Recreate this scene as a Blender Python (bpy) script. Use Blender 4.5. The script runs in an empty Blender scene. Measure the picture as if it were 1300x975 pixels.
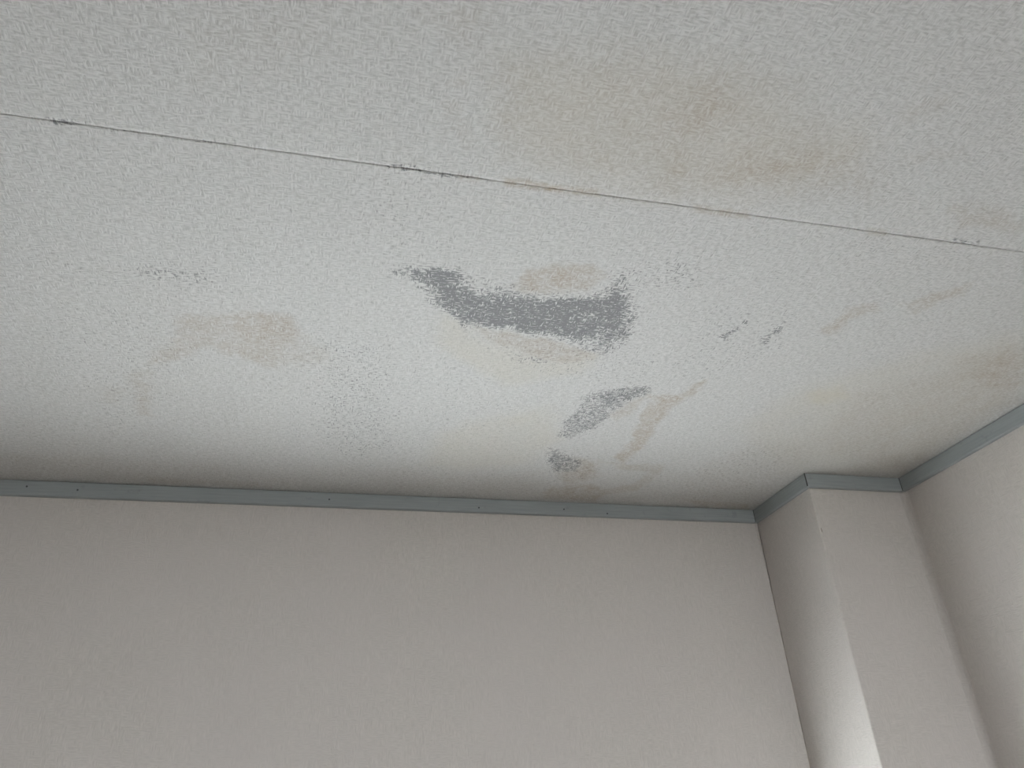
import bpy, bmesh, math
import numpy as np
from mathutils import Vector, Matrix

# ------------------------------------------------------------------ camera
SC = bpy.context.scene
COL = SC.collection
W, H = 1300.0, 975.0
FPX = 954.56
PITCH, YAW, ROLL = 0.5233, 0.2543, -0.0538
CAM = Vector((0.0, 0.0, 1.80))
cy, sy, cp, sp = math.cos(YAW), math.sin(YAW), math.cos(PITCH), math.sin(PITCH)
FWD = Vector((sy * cp, cy * cp, sp))
R0 = Vector((cy, -sy, 0.0))
U0 = R0.cross(FWD)
RIGHT = R0 * math.cos(ROLL) + U0 * math.sin(ROLL)
UP = U0 * math.cos(ROLL) - R0 * math.sin(ROLL)
cd = bpy.data.cameras.new('camera')
cam = bpy.data.objects.new('camera', cd)
COL.objects.link(cam)
cam.matrix_world = Matrix(((RIGHT.x, UP.x, -FWD.x, CAM.x),
                           (RIGHT.y, UP.y, -FWD.y, CAM.y),
                           (RIGHT.z, UP.z, -FWD.z, CAM.z),
                           (0, 0, 0, 1)))
cd.sensor_fit = 'HORIZONTAL'
cd.sensor_width = 36.0
cd.lens = FPX / W * 36.0
cd.clip_start = 0.02
SC.camera = cam

# ------------------------------------------------------------------ world, daylight, exposure
SC.view_settings.view_transform = 'Standard'
SC.view_settings.look = 'None'
SC.view_settings.gamma = 1.0
SC.view_settings.use_curve_mapping = False
SC.view_settings.exposure = 0.0
wd = bpy.data.worlds.new('overcast_sky')
SC.world = wd
wd.use_nodes = True
bg = wd.node_tree.nodes['Background']
bg.inputs['Color'].default_value = (0.93, 0.98, 1.0, 1)
bg.inputs['Strength'].default_value = 17.0

# room dimensions (metres)
ZC = 2.40                       # ceiling
TT = 0.009                      # trim thickness
D = 1.4961                      # front of the trim on the back wall
PX = 0.9552                     # trim line on the side of the pillar
PD = 0.2174                     # pillar depth
RX = 1.1856                     # trim line on the right wall
TH = 0.0313                     # trim height
SEAM = 0.5783                   # seam between two ceiling paper sheets
SHEET = D + TT - SEAM           # width of one paper sheet
YB = D + TT                     # back wall face
XR = RX + TT                    # right wall face
XP = PX + TT                    # pillar side face
YP = D - PD + TT                # pillar front face
XL = -2.30                      # left wall face
YF = -2.20                      # wall behind the camera
WIN = (-0.56, 0.845, 1.30, 1.86)   # window opening in the back wall x0 x1 z0 z1

WIN_FILL = (-0.55, 0.88, 0.85, 2.05)   # unseen window added for base light, in the wall behind the camera, x0 x1 z0 z1


def portal(loc, size, size_y, rot):
    pl = bpy.data.lights.new('window_daylight_portal', 'AREA')
    pl.shape = 'RECTANGLE'
    pl.size, pl.size_y = size, size_y
    pl.cycles.is_portal = True
    po = bpy.data.objects.new('window_daylight_portal', pl)
    COL.objects.link(po)
    po.location = loc
    po.rotation_euler = rot


portal(((WIN[0] + WIN[1]) / 2, YB + 0.13, (WIN[2] + WIN[3]) / 2), WIN[1] - WIN[0], WIN[3] - WIN[2], (-math.pi / 2, 0, 0))
portal(((WIN_FILL[0] + WIN_FILL[1]) / 2, YF - 0.13, (WIN_FILL[2] + WIN_FILL[3]) / 2), WIN_FILL[1] - WIN_FILL[0], WIN_FILL[3] - WIN_FILL[2], (math.pi / 2, 0, 0))


# ------------------------------------------------------------------ helpers
def pix_to_ceiling(px, py):
    d = RIGHT * ((px - W / 2) / FPX) + UP * ((H / 2 - py) / FPX) + FWD
    t = (ZC - CAM.z) / d.z
    return CAM.x + d.x * t, CAM.y + d.y * t


def pix_to_plane_y(px, py, Y):
    d = RIGHT * ((px - W / 2) / FPX) + UP * ((H / 2 - py) / FPX) + FWD
    t = (Y - CAM.y) / d.y
    return CAM + d * t


def props(o, label=None, cat=None, kind=None, group=None):
    if label: o['label'] = label
    if cat: o['category'] = cat
    if kind: o['kind'] = kind
    if group: o['group'] = group
    return o


def link(name, me, mat, parent=None):
    o = bpy.data.objects.new(name, me)
    COL.objects.link(o)
    if mat is not None and not me.materials:
        me.materials.append(mat)
    if parent is not None:
        o.parent = parent
    return o


def box_bm(bm, a, b):
    vs = [bm.verts.new((x, y, z)) for z in (a[2], b[2]) for y in (a[1], b[1]) for x in (a[0], b[0])]
    for f in ((0, 2, 3, 1), (4, 5, 7, 6), (0, 1, 5, 4), (2, 6, 7, 3), (0, 4, 6, 2), (1, 3, 7, 5)):
        bm.faces.new([vs[i] for i in f])


def mesh_from(bm, name, bevel=0.0):
    if bevel:
        bmesh.ops.bevel(bm, geom=[e for e in bm.edges], offset=bevel, segments=2, profile=0.5, affect='EDGES')
    bmesh.ops.recalc_face_normals(bm, faces=bm.faces[:])
    me = bpy.data.meshes.new(name)
    bm.to_mesh(me)
    bm.free()
    return me


def boxes(name, bl, mat, parent=None, bevel=0.0):
    bm = bmesh.new()
    for a, b in bl:
        box_bm(bm, a, b)
    return link(name, mesh_from(bm, name, bevel), mat, parent)


def prism(name, quad_a, quad_b, mat, parent=None):
    """solid between two matching polygons"""
    bm = bmesh.new()
    n = len(quad_a)
    A = [bm.verts.new(p) for p in quad_a]
    B = [bm.verts.new(p) for p in quad_b]
    bm.faces.new(A)
    bm.faces.new(list(reversed(B)))
    for i in range(n):
        j = (i + 1) % n
        bm.faces.new((A[j], A[i], B[i], B[j]))
    return link(name, mesh_from(bm, name), mat, parent)


class NT:
    """short node-tree writer"""
    def __init__(self, name):
        self.m = bpy.data.materials.new(name)
        self.m.use_nodes = True
        self.t = self.m.node_tree
        self.bsdf = self.t.nodes['Principled BSDF']
        self.co = self.t.nodes.new('ShaderNodeTexCoord').outputs['Object']

    def set(self, sock, v):
        if hasattr(v, 'is_output'):
            self.t.links.new(v, sock)
        else:
            sock.default_value = v

    def scale(self, v, off=(0, 0, 0)):
        n = self.t.nodes.new('ShaderNodeMapping')
        self.t.links.new(self.co, n.inputs['Vector'])
        n.inputs['Scale'].default_value = v
        n.inputs['Location'].default_value = off
        return n.outputs['Vector']

    def noise(self, vec, sc=1.0, detail=2.0, rough=0.5, dist=0.0):
        n = self.t.nodes.new('ShaderNodeTexNoise')
        self.set(n.inputs['Vector'], vec)
        n.inputs['Scale'].default_value = sc
        n.inputs['Detail'].default_value = detail
        n.inputs['Roughness'].default_value = rough
        n.inputs['Distortion'].default_value = dist
        return n.outputs['Fac']

    def math(self, op, a, b=0.0, c=0.0, clamp=False):
        n = self.t.nodes.new('ShaderNodeMath')
        n.operation = op
        n.use_clamp = clamp
        self.set(n.inputs[0], a)
        self.set(n.inputs[1], b)
        if op in ('MULTIPLY_ADD', 'SMOOTH_MAX'):
            self.set(n.inputs[2], c)
        return n.outputs[0]

    def rng(self, v, a, b, c, d, smooth=False):
        n = self.t.nodes.new('ShaderNodeMapRange')
        n.interpolation_type = 'SMOOTHSTEP' if smooth else 'LINEAR'
        self.set(n.inputs['Value'], v)
        for k, x in zip(('From Min', 'From Max', 'To Min', 'To Max'), (a, b, c, d)):
            self.set(n.inputs[k], x)
        return n.outputs[0]

    def mix(self, f, a, b, mode='MIX'):
        n = self.t.nodes.new('ShaderNodeMix')
        n.data_type = 'RGBA'
        n.blend_type = mode
        self.set(n.inputs[0], f)
        for s, v in ((n.inputs[6], a), (n.inputs[7], b)):
            self.set(s, v if hasattr(v, 'is_output') else (*v, 1.0))
        return n.outputs[2]

    def mixf(self, f, a, b):
        n = self.t.nodes.new('ShaderNodeMix')
        self.set(n.inputs[0], f)
        self.set(n.inputs[2], a)
        self.set(n.inputs[3], b)
        return n.outputs[0]

    def attr(self, name):
        n = self.t.nodes.new('ShaderNodeAttribute')
        n.attribute_name = name
        return n.outputs['Fac']

    def bump(self, h, strength, dist):
        n = self.t.nodes.new('ShaderNodeBump')
        n.inputs['Strength'].default_value = strength
        n.inputs['Distance'].default_value = dist
        self.set(n.inputs['Height'], h)
        self.t.links.new(n.outputs[0], self.bsdf.inputs['Normal'])

    def out(self, color, rough=0.6, spec=0.3):
        self.set(self.bsdf.inputs['Base Color'], color if hasattr(color, 'is_output') else (*color, 1))
        self.set(self.bsdf.inputs['Roughness'], rough)
        self.bsdf.inputs['Specular IOR Level'].default_value = spec
        return self.m


# ------------------------------------------------------------------ materials
def mat_ceiling():
    n = NT('ceiling_vinyl_paper')
    # woven emboss: short threads running both ways, in irregular patches
    hx = n.noise(n.scale((120, 480, 0)), 1, 1.5, 0.5, 0.25)
    hy = n.noise(n.scale((480, 120, 0), (3.1, 7.7, 0)), 1, 1.5, 0.5, 0.25)
    sel = n.rng(n.noise(n.scale((105, 105, 0), (1.7, 2.3, 0)), 1, 1, 0.5), 0.495, 0.575, 0, 1, True)
    h1 = n.mixf(sel, hx, hy)
    h2 = n.math('MAXIMUM', hx, hy)
    h = n.mixf(0.35, h1, h2)
    t = n.rng(h, 0.33, 0.70, 0.0, 1.0)
    fine = n.noise(n.scale((620, 620, 0)), 1, 2, 0.6)
    coarse = n.noise(n.scale((60, 60, 0), (5, 1, 0)), 1, 3, 0.6)
    thr = n.math('ADD', n.math('MULTIPLY', t, 0.75), n.math('MULTIPLY_ADD', fine, 0.40, n.math('MULTIPLY_ADD', coarse, 0.30, -0.16)))
    mould = n.math('MINIMUM', n.math('POWER', n.attr('mould'), 0.72), 0.87)
    tan = n.math('MULTIPLY', n.attr('tan'), 1.25)
    yel = n.attr('yellow')
    gm = n.rng(n.math('SUBTRACT', mould, thr), -0.14, 0.26, 0.0, 1.0, True)
    tm = n.math('MULTIPLY', tan, n.rng(n.math('MULTIPLY_ADD', t, 0.6, n.math('MULTIPLY', coarse, 0.8)), 0.35, 0.95, 1.55, 0.25), clamp=True)
    base = n.mix(n.rng(h, 0.30, 0.62, 0, 1), (0.46, 0.454, 0.449), (0.675, 0.667, 0.66))
    c = n.mix(n.math('MULTIPLY', yel, 0.75, clamp=True), base, (0.615, 0.565, 0.465))
    c = n.mix(tm, c, (0.44, 0.375, 0.31))
    c = n.mix(n.math('MULTIPLY', gm, 0.88), c, (0.195, 0.195, 0.207))
    n.bump(h, 0.85, 0.0013)
    return n.out(c, 0.62, 0.25)


def mat_wall():
    n = NT('wall_vinyl_paper')
    # fine linen emboss, works on walls of both directions
    hv = n.noise(n.scale((520, 520, 85)), 1, 2, 0.5, 0.3)
    hh = n.noise(n.scale((85, 85, 560), (2, 4, 1)), 1, 2, 0.5, 0.3)
    sel = n.rng(n.noise(n.scale((60, 60, 60)), 1, 1, 0.5), 0.44, 0.56, 0, 1, True)
    h = n.mixf(sel, hv, hh)
    soft = n.noise(n.scale((5, 5, 5), (1, 8, 2)), 1, 3, 0.5)
    c = n.mix(n.rng(h, 0.3, 0.7, 0, 1), (0.555, 0.518, 0.488), (0.65, 0.606, 0.573))
    c = n.mix(n.rng(soft, 0.35, 0.65, 0, 0.5), c, (0.62, 0.572, 0.553))
    n.bump(h, 0.75, 0.0010)
    return n.out(c, 0.6, 0.25)


def mat_trim():
    n = NT('grey_painted_trim')
    g = n.noise(n.scale((14, 14, 300)), 1, 3, 0.6)
    s = n.noise(n.scale((40, 40, 40)), 1, 4, 0.65)
    c = n.mix(n.rng(g, 0.3, 0.7, 0, 1), (0.31, 0.335, 0.34), (0.36, 0.385, 0.39))
    c = n.mix(n.rng(s, 0.62, 0.78, 0, 0.5), c, (0.20, 0.215, 0.22))
    n.bump(g, 0.1, 0.0005)
    return n.out(c, 0.5, 0.35)


def mat_flat(name, col, rough=0.6, spec=0.3, var=0.12, sc=60):
    n = NT(name)
    v = n.noise(n.scale((sc, sc, sc)), 1, 3, 0.6)
    c = n.mix(n.rng(v, 0.3, 0.7, 0, 1), tuple(x * (1 - var) for x in col), tuple(x * (1 + var) for x in col))
    return n.out(c, rough, spec)


def mat_floor():
    n = NT('wood_floor')
    g = n.noise(n.scale((3, 60, 3)), 1, 4, 0.6, 0.6)
    c = n.mix(n.rng(g, 0.3, 0.7, 0, 1), (0.20, 0.165, 0.125), (0.27, 0.225, 0.175))
    return n.out(c, 0.45, 0.4)


def mat_glass(frosted):
    m = bpy.data.materials.new('frosted_glass' if frosted else 'window_glass')
    m.use_nodes = True
    t = m.node_tree
    t.nodes.clear()
    o = t.nodes.new('ShaderNodeOutputMaterial')
    mx = t.nodes.new('ShaderNodeMixShader')
    if frosted:
        tr = t.nodes.new('ShaderNodeBsdfTranslucent')
        tr.inputs['Color'].default_value = (0.90, 0.92, 0.92, 1)
    else:
        tr = t.nodes.new('ShaderNodeBsdfTransparent')
    gl = t.nodes.new('ShaderNodeBsdfGlossy')
    gl.inputs['Roughness'].default_value = 0.03
    fr = t.nodes.new('ShaderNodeFresnel')
    fr.inputs['IOR'].default_value = 1.45
    t.links.new(fr.outputs[0], mx.inputs[0])
    t.links.new(tr.outputs[0], mx.inputs[1])
    t.links.new(gl.outputs[0], mx.inputs[2])
    t.links.new(mx.outputs[0], o.inputs['Surface'])
    return m


M_CEIL, M_WALL, M_TRIM, M_FLOOR, M_GLASS = mat_ceiling(), mat_wall(), mat_trim(), mat_floor(), mat_glass(False)
M_FROST = mat_glass(True)
M_BOARD = mat_flat('plasterboard', (0.16, 0.14, 0.12))
M_ALU = mat_flat('aluminium_sash', (0.55, 0.55, 0.54), 0.35, 0.5, 0.03)
M_SILL = mat_flat('painted_sill', (0.62, 0.58, 0.52), 0.45, 0.4, 0.05)
M_NAIL = mat_flat('dark_nail_head', (0.09, 0.095, 0.10), 0.5, 0.3)
M_TEAR = mat_flat('brown_paper_backing', (0.20, 0.15, 0.11))
M_CAULK = mat_flat('grubby_caulk', (0.36, 0.32, 0.28), 0.8, 0.2, 0.3, 25)
M_GAP = mat_flat('dark_joint_shade', (0.05, 0.048, 0.045), 0.9, 0.1)  # near-black, painted in for the shade inside the mitre gaps

# ------------------------------------------------------------------ room shell
TK = 0.12
wb = boxes('wall_back', [((XL - TK, YB, 0), (WIN[0], YB + TK, ZC)), ((WIN[1], YB, 0), (XR + TK, YB + TK, ZC)),
                         ((WIN[0], YB, 0), (WIN[1], YB + TK, WIN[2])), ((WIN[0], YB, WIN[3]), (WIN[1], YB + TK, ZC))], M_WALL)
props(wb, 'beige linen-textured papered wall below the long grey trim', 'wall', 'structure')
wr = boxes('wall_right', [((XR, YF - TK, 0), (XR + TK, YB, ZC))], M_WALL)
props(wr, 'beige papered wall running off beyond the pillar front', 'wall', 'structure')
wl = boxes('wall_left', [((XL - TK, YF - TK, 0), (XL, YB, ZC))], M_WALL)
props(wl, 'beige papered wall closing the room opposite the pillar', 'wall', 'structure')
b0, b1, c0, c1 = WIN_FILL
wf = boxes('wall_front', [((XL, YF - TK, 0), (b0, YF, ZC)), ((b1, YF - TK, 0), (XR, YF, ZC)),
                          ((b0, YF - TK, 0), (b1, YF, c0)), ((b0, YF - TK, c1), (b1, YF, ZC))], M_WALL)
props(wf, 'beige papered wall opposite the window wall', 'wall', 'structure')
fl = boxes('floor', [((XL - TK, YF - TK, -0.1), (XR + TK, YB + TK, 0))], M_FLOOR)
props(fl, 'brown wooden floor of the room', 'floor', 'structure')

gr = boxes('ground', [((-40, -40, -3.4), (40, 40, -3.2))], mat_flat('grey_paving', (0.26, 0.255, 0.245), 0.85, 0.2, 0.15, 2))  # unseen ground, added to cut the light rising onto the ceiling
props(gr, 'unseen grey paved ground added below the windows to cut rising light', 'ground', 'structure')

# pillar boxed out in the corner
bm = bmesh.new()
box_bm(bm, (XP, YP, 0), (XR, YB, ZC))
ed = [e for e in bm.edges if all(abs(v.co.x - XP) < 1e-5 and abs(v.co.y - YP) < 1e-5 for v in e.verts)]
bmesh.ops.bevel(bm, geom=ed, offset=0.0025, segments=3, profile=0.5, affect='EDGES')
wp = link('wall_pillar', mesh_from(bm, 'wall_pillar'), M_WALL)
props(wp, 'papered square pillar boxed out of the corner of the room', 'pillar', 'structure')
# loose overlapping paper edge down the inner corner beside the pillar
e0 = 0.0075
prism('paper_edge', [(XP, YB, ZC - TH), (XP - e0, YB, ZC - TH), (XP - 0.0006, YB, ZC - TH - 0.16), (XP, YB, ZC - TH - 0.16)],
      [(XP, YB - .0012, ZC - TH), (XP - e0, YB - .0012, ZC - TH), (XP - 0.0006, YB - .0012, ZC - TH - 0.16), (XP, YB - .0012, ZC - TH - 0.16)], M_WALL, wb)
# small nick in the paper on the pillar's edge
prism('paper_nick', [(XP + .003, YP - .0003, 2.283), (XP + .0042, YP - .0003, 2.281), (XP + .0044, YP - .0003, 2.273), (XP + .0034, YP - .0003, 2.275)],
      [(XP + .003, YP + .001, 2.283), (XP + .0042, YP + .001, 2.281), (XP + .0044, YP + .001, 2.273), (XP + .0034, YP + .001, 2.275)], M_TEAR, wp)

# paper bridging the inner corner between pillar and side wall in a soft curve
rc, zc_ = 0.013, ZC - TH
ring = [(XR - rc + rc * math.cos(a), YP - rc + rc * math.sin(a)) for a in [math.pi / 2 * k / 8 for k in range(9)]]
cm = bpy.data.meshes.new('corner_paper')
cm.from_pydata([(x, y, z) for z in (0.0, zc_) for x, y in ring] + [(XR, YP, 0.0), (XR, YP, zc_)], [],
               [(k, k + 1, 10 + k, 9 + k) for k in range(8)] + [tuple(range(9)) + (18,), tuple(range(17, 8, -1)) + (19,)])
cm.polygons.foreach_set('use_smooth', [True] * 8 + [False] * 2)
link('corner_paper', cm, M_WALL, wr)

# windows: one in the back wall below the picture, one unseen behind the camera, added for base light
def window(name, rect, place, glass, label):
    """place(u, v, z): u along the wall, v outwards from the wall face"""
    x0, x1, z0, z1 = rect
    def bx(xa, xb, ya, yb, za, zb):
        p, q = place(xa, ya, za), place(xb, yb, zb)
        return (tuple(map(min, p, q)), tuple(map(max, p, q)))
    w = boxes(name, [bx(x0, x1, -.006, .05, z0, z0 + .03), bx(x0, x1, -.006, .05, z1 - .015, z1),
                     bx(x0, x0 + .03, -.006, .05, z0 + .03, z1 - .015), bx(x1 - .03, x1, -.006, .05, z0 + .03, z1 - .015)], M_ALU)
    props(w, label, 'window', 'structure')
    xm = (x0 + x1) / 2
    for (a, b, y) in ((x0 + .03, xm + .02, -.004), (xm - .02, x1 - .03, .016)):
        s = boxes('sash', [bx(a, b, y, y + .018, z0 + .03, z0 + .065), bx(a, b, y, y + .018, z1 - .035, z1 - .015),
                           bx(a, a + .03, y, y + .018, z0 + .065, z1 - .035), bx(b - .03, b, y, y + .018, z0 + .065, z1 - .035)], M_ALU, w)
        pm = bpy.data.meshes.new('pane')
        pm.from_pydata([place(a + .03, y + .009, z0 + .065), place(b - .03, y + .009, z0 + .065),
                        place(b - .03, y + .009, z1 - .035), place(a + .03, y + .009, z1 - .035)], [], [(0, 1, 2, 3)])
        link('pane', pm, glass, s)
    boxes('window_sill', [bx(x0 - .02, x1 + .02, -.025, .01, z0 - .022, z0)], M_SILL, w, 0.002)


window('window_1', WIN, lambda u, v, z: (u, YB + v, z), M_FROST, 'frosted sliding window in the back wall under the long grey trim')
window('window_fill', WIN_FILL, lambda u, v, z: (u, YF - v, z), M_GLASS, 'unseen clear sliding window added behind the camera for base light')

# ------------------------------------------------------------------ grey ceiling trim, mitred with open joints
GAP = 0.0016


def trim(name, p, q, mitre_p, mitre_q, inward, label):
    """p, q: wall-face corner points; the trim stands TT proud along `inward`; mitre = how far the front end is shifted along p->q per TT"""
    p, q, inw = Vector(p), Vector(q), Vector(inward)
    d = (q - p).normalized()
    zt, zb = ZC - 0.0017, ZC - TH
    def sect(base, sh, gp):
        b = base + d * gp
        f = b + inw * TT + d * (sh * TT)
        ch = 0.0018
        return [(b.x, b.y, zt), (f.x, f.y, zt),
                (f.x, f.y, zb + ch), (f.x + (b.x - f.x) * ch / TT, f.y + (b.y - f.y) * ch / TT, zb), (b.x, b.y, zb)]
    o = prism(name, sect(p, mitre_p, GAP / 2), sect(q, mitre_q, -GAP / 2), M_TRIM)
    return props(o, label, 'trim', 'structure')


t1 = trim('trim_1', (XL, YB, 0), (XP, YB, 0), 1, -1, (0, -1, 0), 'long grey ceiling trim with nail heads along the back wall')
t2 = trim('trim_2', (XP, YB, 0), (XP, YP, 0), 1, 1, (-1, 0, 0), 'short grey ceiling trim on the side of the pillar')
t3 = trim('trim_3', (XP, YP, 0), (XR, YP, 0), -1, -1, (0, -1, 0), 'short grey ceiling trim across the front of the pillar')
t4 = trim('trim_4', (XR, YP, 0), (XR, YF, 0), 1, -1, (-1, 0, 0), 'grey ceiling trim running from the pillar along the side wall')
t5 = trim('trim_5', (XR, YF, 0), (XL, YF, 0), 1, -1, (0, 1, 0), 'grey ceiling trim along the wall opposite the window')
t6 = trim('trim_6', (XL, YF, 0), (XL, YB, 0), 1, -1, (1, 0, 0), 'grey ceiling trim along the wall farthest from the pillar')

for (jx, jy, tr) in ((PX, D, t1), (PX, D - PD, t2), (RX, D - PD, t3)):
    boxes('joint', [((jx - .0008, jy - .0008, ZC - TH + .001), (jx + .0008, jy + .0008, ZC - .0017))], M_GAP, tr)  # dark sliver at each mitre stands in for the gap's shade
# dark caulk line down the inner corner beside the pillar
boxes('caulk_line', [((XP - .0016, YB - .0012, 0), (XP, YB, ZC - TH))], M_CAULK, wp)

nm = bmesh.new()
bmesh.ops.create_cone(nm, cap_ends=True, segments=10, radius1=0.0019, radius2=0.0015, depth=0.0012, matrix=Matrix.Rotation(math.pi / 2, 4, 'X'))
nme = mesh_from(nm, 'nail_head')
nme.materials.append(M_NAIL)
for (px, py) in ((34, 617.5), (98.5, 622), (418, 634), (608, 644.5), (716, 646.5), (771, 652)):
    c = pix_to_plane_y(px, py, D)
    o = link('nail_head', nme, M_NAIL, t1)
    o.location = (c.x, D - 0.0003, min(max(c.z, ZC - TH + .004), ZC - .004))

# ------------------------------------------------------------------ ceiling: board + paper sheets with damp stains
cb = boxes('ceiling', [((XL - TK, YF - TK, ZC + 0.0008), (XR + TK, YB + TK, ZC + 0.1))], M_BOARD)
props(cb, 'white woven-textured papered ceiling with grey mould and brown damp stains', 'ceiling', 'structure')


def vnoise(x, y, seed):
    """smooth value noise, -1..1"""
    xi, yi = np.floor(x).astype(np.int64), np.floor(y).astype(np.int64)
    fx, fy = x - xi, y - yi
    fx, fy = fx * fx * (3 - 2 * fx), fy * fy * (3 - 2 * fy)
    def hsh(a, b):
        n = (a * 374761393 + b * 668265263 + seed * 974711) & 0x7fffffff
        n = ((n ^ (n >> 13)) * 1274126177) & 0x7fffffff
        return ((n ^ (n >> 16)) & 0xffff) / 32767.5 - 1
    a = hsh(xi, yi) * (1 - fx) + hsh(xi + 1, yi) * fx
    b = hsh(xi, yi + 1) * (1 - fx) + hsh(xi + 1, yi + 1) * fx
    return a * (1 - fy) + b * fy


def fbm(x, y, sc, seed, octv=4):
    s = np.zeros_like(x); a = 1.0; tot = 0
    for k in range(octv):
        s += a * vnoise(x * sc, y * sc, seed + k); tot += a; a *= 0.55; sc *= 2.1
    return s / tot


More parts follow.
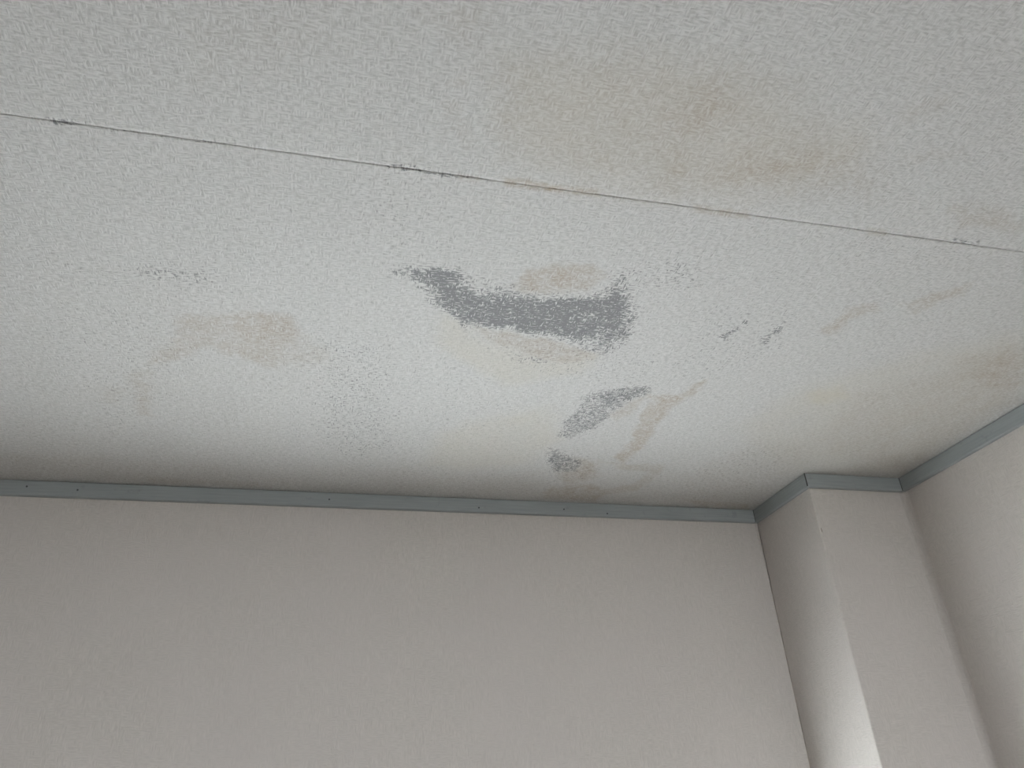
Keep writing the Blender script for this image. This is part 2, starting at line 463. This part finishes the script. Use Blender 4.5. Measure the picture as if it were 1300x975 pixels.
# stains traced as outlines on the ceiling: channel, strength, feather (mm), outline
ST = [
    # main grey mould patch
    ('m', .36, 26, [(497, 343), (527, 340), (571, 343), (606, 366), (648, 364), (690, 370), (753, 367), (788, 356), (803, 386), (802, 420), (770, 430), (732, 434), (690, 427), (648, 421), (613, 418), (583, 418), (573, 404), (550, 388), (526, 369), (509, 353)]),
    ('m', .44, 24, [(540, 358), (560, 358), (606, 375), (660, 378), (700, 382), (755, 378), (790, 374), (796, 410), (770, 420), (735, 428), (690, 421), (648, 414), (600, 412), (580, 402), (553, 380)]),
    ('m', .16, 24, [(525, 338), (575, 336), (655, 362), (600, 380), (545, 362)]),
    ('m', .12, 24, [(770, 346), (795, 340), (806, 372), (770, 376)]),
    ('m', .24, 20, [(730, 430), (800, 418), (806, 432), (765, 452), (735, 444)]),
    ('m', .22, 30, [(490, 336), (520, 330), (585, 345), (560, 360), (510, 352)]),
    ('m', .22, 26, [(780, 345), (812, 340), (815, 420), (780, 450), (745, 450), (770, 425), (795, 400)]),
    ('m', .16, 40, [(810, 335), (885, 325), (880, 360), (815, 372)]),
    ('m', .20, 14, [(645, 444), (690, 455), (684, 464), (655, 456)]),
    ('m', .14, 50, [(590, 425), (760, 440), (860, 460), (800, 490), (700, 480), (620, 450)]),
    ('t', .42, 18, [(645, 364), (669, 343), (704, 336), (760, 337), (774, 351), (745, 366), (669, 370)]),
    ('t', .34, 16, [(604, 419), (641, 420), (697, 430), (730, 440), (752, 455), (711, 460), (676, 451), (634, 436)]),
    ('y', .36, 40, [(560, 400), (620, 430), (700, 455), (760, 450), (740, 475), (690, 480), (640, 490), (560, 440)]),
    # second patch and the run below it
    ('m', .46, 22, [(745, 500), (781, 492), (828, 490), (828, 499), (795, 513), (776, 527), (752, 545), (728, 557), (708, 556), (716, 536), (736, 517)]),
    ('m', .18, 14, [(775, 493), (826, 491), (795, 509), (770, 512)]),
    ('m', .40, 26, [(697, 570), (721, 578), (735, 588), (730, 598), (707, 598), (695, 585)]),
    ('m', .16, 40, [(690, 560), (760, 585), (756, 606), (700, 620), (690, 590)]),
    ('t', .40, 30, [(716, 580), (760, 587), (757, 605), (722, 616), (708, 602)]),
    ('t', .45, 22, [(687, 632), (700, 618), (756, 614), (774, 626), (756, 637)]),
    ('t', .44, 16, [(822, 500), (865, 498), (897, 480), (890, 494), (857, 514), (837, 536), (820, 562), (792, 588), (782, 580), (803, 556), (812, 529), (835, 509)]),
    ('t', .30, 18, [(770, 527), (800, 510), (822, 503), (808, 520), (784, 532)]),
    ('t', .28, 12, [(757, 583), (800, 590), (845, 590), (840, 598), (815, 622), (765, 628), (768, 620), (806, 614), (824, 598), (790, 596)]),
    ('y', .32, 60, [(560, 550), (620, 529), (697, 518), (712, 560), (669, 588), (599, 598), (540, 590)]),
    ('t', .07, 60, [(495, 590), (540, 600), (690, 600), (690, 630), (500, 622)]),
    # left of the middle
    ('t', .30, 22, [(227, 404), (265, 399), (366, 400), (378, 418), (342, 466), (314, 460), (296, 452), (265, 440), (223, 457), (188, 463), (188, 449), (223, 435)]),
    ('t', .17, 30, [(300, 400), (366, 400), (400, 430), (430, 450), (428, 464), (330, 464)]),
    ('t', .24, 26, [(164, 473), (188, 470), (193, 529), (176, 526), (166, 501)]),
    ('t', .14, 30, [(126, 492), (160, 490), (150, 512), (126, 510)]),
    ('m', .13, 60, [(40, 325), (160, 328), (300, 330), (300, 370), (240, 380), (150, 360), (50, 350)]),
    ('m', .13, 30, [(157, 332), (265, 340), (260, 364), (165, 350)]),
    ('m', .12, 70, [(60, 380), (220, 390), (260, 430), (200, 520), (140, 560), (110, 500), (60, 430)]),
    ('m', .15, 60, [(400, 430), (480, 440), (500, 560), (440, 600), (405, 540)]),
    ('m', .08, 90, [(300, 380), (560, 440), (680, 520), (560, 600), (380, 560)]),
    ('t', .07, 40, [(0, 575), (160, 580), (280, 590), (300, 616), (0, 606)]),
    ('t', .16, 12, [(190, 606), (330, 612), (330, 619), (190, 614)]),
    ('t', .03, 90, [(0, 330), (250, 330), (440, 470), (300, 590), (0, 590)]),
    # above the seam
    ('t', .16, 30, [(540, 18), (625, 15), (610, 35), (590, 60), (565, 45)]),
    ('t', .13, 14, [(562, 96), (595, 98), (590, 106), (562, 104)]),
    ('t', .13, 30, [(632, 85), (660, 92), (655, 165), (638, 210), (630, 190), (640, 150)]),
    ('t', .10, 20, [(560, 128), (585, 130), (610, 180), (590, 190), (570, 160)]),
    ('t', .17, 70, [(640, 70), (860, 70), (1010, 120), (1100, 190), (1110, 250), (900, 250), (760, 240), (650, 200)]),
    ('y', .30, 80, [(640, 70), (860, 70), (1010, 120), (1100, 190), (1000, 240), (900, 250), (760, 240), (650, 200)]),
    ('t', .17, 40, [(840, 140), (880, 120), (920, 108), (920, 140), (880, 200), (860, 240), (840, 200)]),
    ('t', .20, 30, [(905, 225), (950, 204), (1030, 200), (1050, 210), (1000, 224), (930, 238)]),
    ('t', .12, 30, [(1140, 192), (1220, 190), (1220, 204), (1150, 206)]),
    ('t', .12, 30, [(1160, 128), (1200, 130), (1195, 146), (1150, 160), (1140, 150)]),
    ('t', .24, 26, [(1205, 262), (1262, 260), (1300, 280), (1290, 294), (1215, 284)]),
    ('m', .10, 60, [(1010, 195), (1110, 195), (1120, 230), (1020, 240)]),
    ('t', .07, 60, [(220, 20), (420, 0), (430, 60), (250, 100)]),
    ('m', .09, 60, [(440, 190), (560, 200), (600, 330), (480, 330)]),
    # right side
    ('t', .40, 18, [(1045, 420), (1062, 402), (1075, 390), (1110, 386), (1118, 396), (1080, 406), (1055, 424)]),
    ('t', .30, 18, [(1145, 388), (1185, 372), (1232, 360), (1230, 372), (1190, 382), (1160, 398)]),
    ('m', .42, 8, [(946, 400), (938, 420), (922, 434), (916, 430), (934, 412)]),
    ('m', .36, 8, [(998, 402), (990, 420), (970, 438), (966, 432), (984, 414)]),
    ('m', .13, 50, [(900, 390), (1010, 390), (1010, 440), (900, 480), (850, 480)]),
    ('m', .12, 50, [(840, 320), (900, 320), (900, 370), (850, 380)]),
    ('m', .11, 40, [(1060, 290), (1250, 310), (1240, 345), (1080, 330)]),
    ('m', .10, 40, [(970, 345), (1020, 350), (1010, 370), (975, 366)]),
    ('y', .45, 34, [(1025, 498), (1070, 490), (1075, 506), (1030, 512)]),
    ('y', .30, 80, [(940, 540), (1020, 490), (1200, 440), (1300, 420), (1300, 500), (1150, 600), (1000, 600)]),
    ('t', .16, 60, [(1090, 500), (1200, 470), (1300, 440), (1300, 508), (1145, 600), (1100, 590), (1040, 560)]),
    ('t', .22, 40, [(1215, 455), (1290, 440), (1300, 490), (1240, 490)]),
    ('t', .10, 60, [(870, 600), (960, 560), (1040, 560), (1000, 605), (955, 645), (850, 640)]),
    ('m', .13, 60, [(860, 600), (960, 560), (1010, 570), (950, 640), (860, 636)]),
    ('t', .24, 14, [(870, 634), (950, 640), (955, 648), (880, 644)]),
    ('m', .05, 120, [(0, 150), (1300, 330), (1300, 450), (1000, 600), (500, 620), (0, 590)]),
    # dirt gathered along the seam
    ('t', .42, 5, [(582, 221), (608, 224), (608, 231), (584, 228)]),
    ('t', .50, 6, [(640, 226), (658, 226), (700, 234), (758, 240), (760, 249), (700, 243), (642, 236)]),
    ('t', .30, 6, [(880, 259), (952, 269), (952, 278), (882, 270)]),
    ('t', .26, 5, [(1100, 289), (1125, 292), (1125, 300), (1102, 298)]),
    ('m', .42, 5, [(488, 206), (540, 210), (540, 220), (490, 213)]),
    ('m', .34, 5, [(540, 216), (600, 223), (600, 228), (542, 222)]),
    ('m', .36, 5, [(1205, 301), (1245, 306), (1245, 312), (1206, 307)]),
    ('m', .30, 5, [(60, 148), (100, 152), (100, 160), (62, 157)]),
    ('m', .22, 5, [(0, 140), (300, 180), (300, 187), (0, 146)]),
]


def stains(X, Y):
    wx = X + 0.012 * fbm(X, Y, 28, 11) + 0.004 * fbm(X, Y, 140, 41, 2)
    wy = Y + 0.012 * fbm(X, Y, 28, 23) + 0.004 * fbm(X, Y, 140, 53, 2)
    ch = {'m': np.zeros_like(X), 't': np.zeros_like(X), 'y': np.zeros_like(X)}
    for c, s, fe, poly in ST:
        fe = fe / 1000.0
        P = np.array([pix_to_ceiling(*p) for p in poly])
        lo, hi = P.min(0) - fe - 0.02, P.max(0) + fe + 0.02
        idx = np.nonzero((wx > lo[0]) & (wx < hi[0]) & (wy > lo[1]) & (wy < hi[1]))[0]
        if len(idx) == 0:
            continue
        x, y = (wx, wy) if fe > .0065 else (X, Y)
        x, y = x[idx], y[idx]
        d2 = np.full(len(idx), 1e9); ins = np.zeros(len(idx), bool)
        for i in range(len(P)):
            a, b = P[i - 1], P[i]
            e = b - a
            t = np.clip(((x - a[0]) * e[0] + (y - a[1]) * e[1]) / (e @ e + 1e-12), 0, 1)
            d2 = np.minimum(d2, (x - a[0] - t * e[0]) ** 2 + (y - a[1] - t * e[1]) ** 2)
            if a[1] != b[1]:
                cr = ((a[1] > y) != (b[1] > y)) & (x < (b[0] - a[0]) * (y - a[1]) / (b[1] - a[1]) + a[0])
                ins ^= cr
        sd = np.sqrt(d2); sd[ins] *= -1
        v = np.clip(0.5 - sd / fe, 0, 1)
        v = v * v * (3 - 2 * v) * s
        ch[c][idx] = ch[c][idx] + v * (1 - 0.35 * ch[c][idx])
    n = fbm(X, Y, 45, 77)
    n2 = fbm(X, Y, 16, 91)
    ch['m'] = ch['m'] * (1 + 0.35 * n) + 0.03 * np.clip(n2, 0, 1)
    ch['t'] = ch['t'] * (1 + 0.55 * n + .3 * n2)
    ch['y'] = ch['y'] * (1 + 0.4 * n2)
    return {k: np.clip(v, 0, 1) for k, v in ch.items()}


SEAM_OPEN = [(-60, .45), (30, .5), (50, .15), (66, .7), (140, .6), (290, .8), (305, .15), (365, .25), (385, .8), (430, .45), (480, .5), (500, 1.1), (600, .9), (612, .35), (650, .1), (745, .1), (775, .5), (880, .7), (905, .15), (1000, .3), (1090, .5), (1165, .75), (1240, .8), (1300, .4), (1500, .4)]
_sx = np.array([pix_to_ceiling(p, 142.3 + 0.1352 * p)[0] for p, v in SEAM_OPEN])
_sv = np.array([v for p, v in SEAM_OPEN])


def seam_gap(x):
    j = np.full_like(x, 3.3)
    w = np.interp(x, _sx, _sv) * 0.00125
    return w * (1 + 0.45 * vnoise(x * 70.0, j, 5) + 0.5 * vnoise(x * 300.0, j, 9)) + 0.00005


def sheet(name, y0, y1, fine, ygap=None):
    """one width of ceiling paper, hanging 0.8 mm under the board; ygap: which edge ('lo'/'hi') shows the open seam"""
    if fine:
        xs = np.concatenate([np.linspace(XL, -1.0, 12)[:-1], np.arange(-1.0, XR, 0.003), [XR]])
        fy0 = max(y0, 0.22)
        ys = np.arange(fy0, y1, 0.003)[1:-1] if fy0 == y0 else np.concatenate([np.linspace(y0, fy0, 8)[1:-1], np.arange(fy0, y1, 0.003)[:-1]])
        ys = np.concatenate([[y0], ys, [y1]])
    else:
        xs = np.linspace(XL, XR, 20)
        ys = np.linspace(y0, y1, 8)
    nx, ny = len(xs), len(ys)
    X, Y = np.meshgrid(xs, ys)
    g = seam_gap(xs) / 2
    if ygap == 'lo':
        Y[0] += g
    elif ygap == 'hi':
        Y[-1] -= g
    Z = np.full_like(X, ZC)
    Z -= 0.0006 * (fbm(X.ravel(), Y.ravel(), 3.2, 61, 2).reshape(X.shape) * 0.5 + 0.5) * np.clip((YB - Y) / .05, 0, 1)
    edge = np.stack([np.stack([X[r], Y[r], np.full(nx, ZC + 0.0008)], 1) for r in (0, -1)])
    co = np.concatenate([np.stack([X, Y, Z], 2).reshape(-1, 3), edge.reshape(-1, 3)])
    i = np.arange(nx * ny).reshape(ny, nx)
    q = np.stack([i[:-1, :-1], i[1:, :-1], i[1:, 1:], i[:-1, 1:]], 2).reshape(-1, 4)     # faces look down
    e0 = nx * ny + np.arange(nx); e1 = e0 + nx
    q0 = np.stack([i[0, 1:], e0[1:], e0[:-1], i[0, :-1]], 1)
    q1 = np.stack([i[-1, :-1], e1[:-1], e1[1:], i[-1, 1:]], 1)
    F = np.concatenate([q, q0, q1])
    me = bpy.data.meshes.new(name)
    me.vertices.add(len(co)); me.vertices.foreach_set('co', co.astype(np.float32).ravel())
    me.loops.add(F.size); me.loops.foreach_set('vertex_index', F.astype(np.int32).ravel())
    me.polygons.add(len(F)); me.polygons.foreach_set('loop_start', np.arange(0, F.size, 4, dtype=np.int32))
    me.update(calc_edges=True)
    me.validate()
    sm = np.ones(len(F), bool); sm[len(q):] = False
    me.polygons.foreach_set('use_smooth', sm)
    if fine:
        ch = stains(co[:, 0].copy(), co[:, 1].copy())
        for k, nm_ in (('m', 'mould'), ('t', 'tan'), ('y', 'yellow')):
            a = me.attributes.new(nm_, 'FLOAT', 'POINT')
            a.data.foreach_set('value', ch[k].astype(np.float32))
    return link(name, me, M_CEIL, cb)


sheet('paper_sheet', SEAM, YB, True, 'lo')
sheet('paper_sheet', SEAM - SHEET, SEAM, True, 'hi')
sheet('paper_sheet', SEAM - 2 * SHEET, SEAM - SHEET, False)
sheet('paper_sheet', YF, SEAM - 2 * SHEET, False)
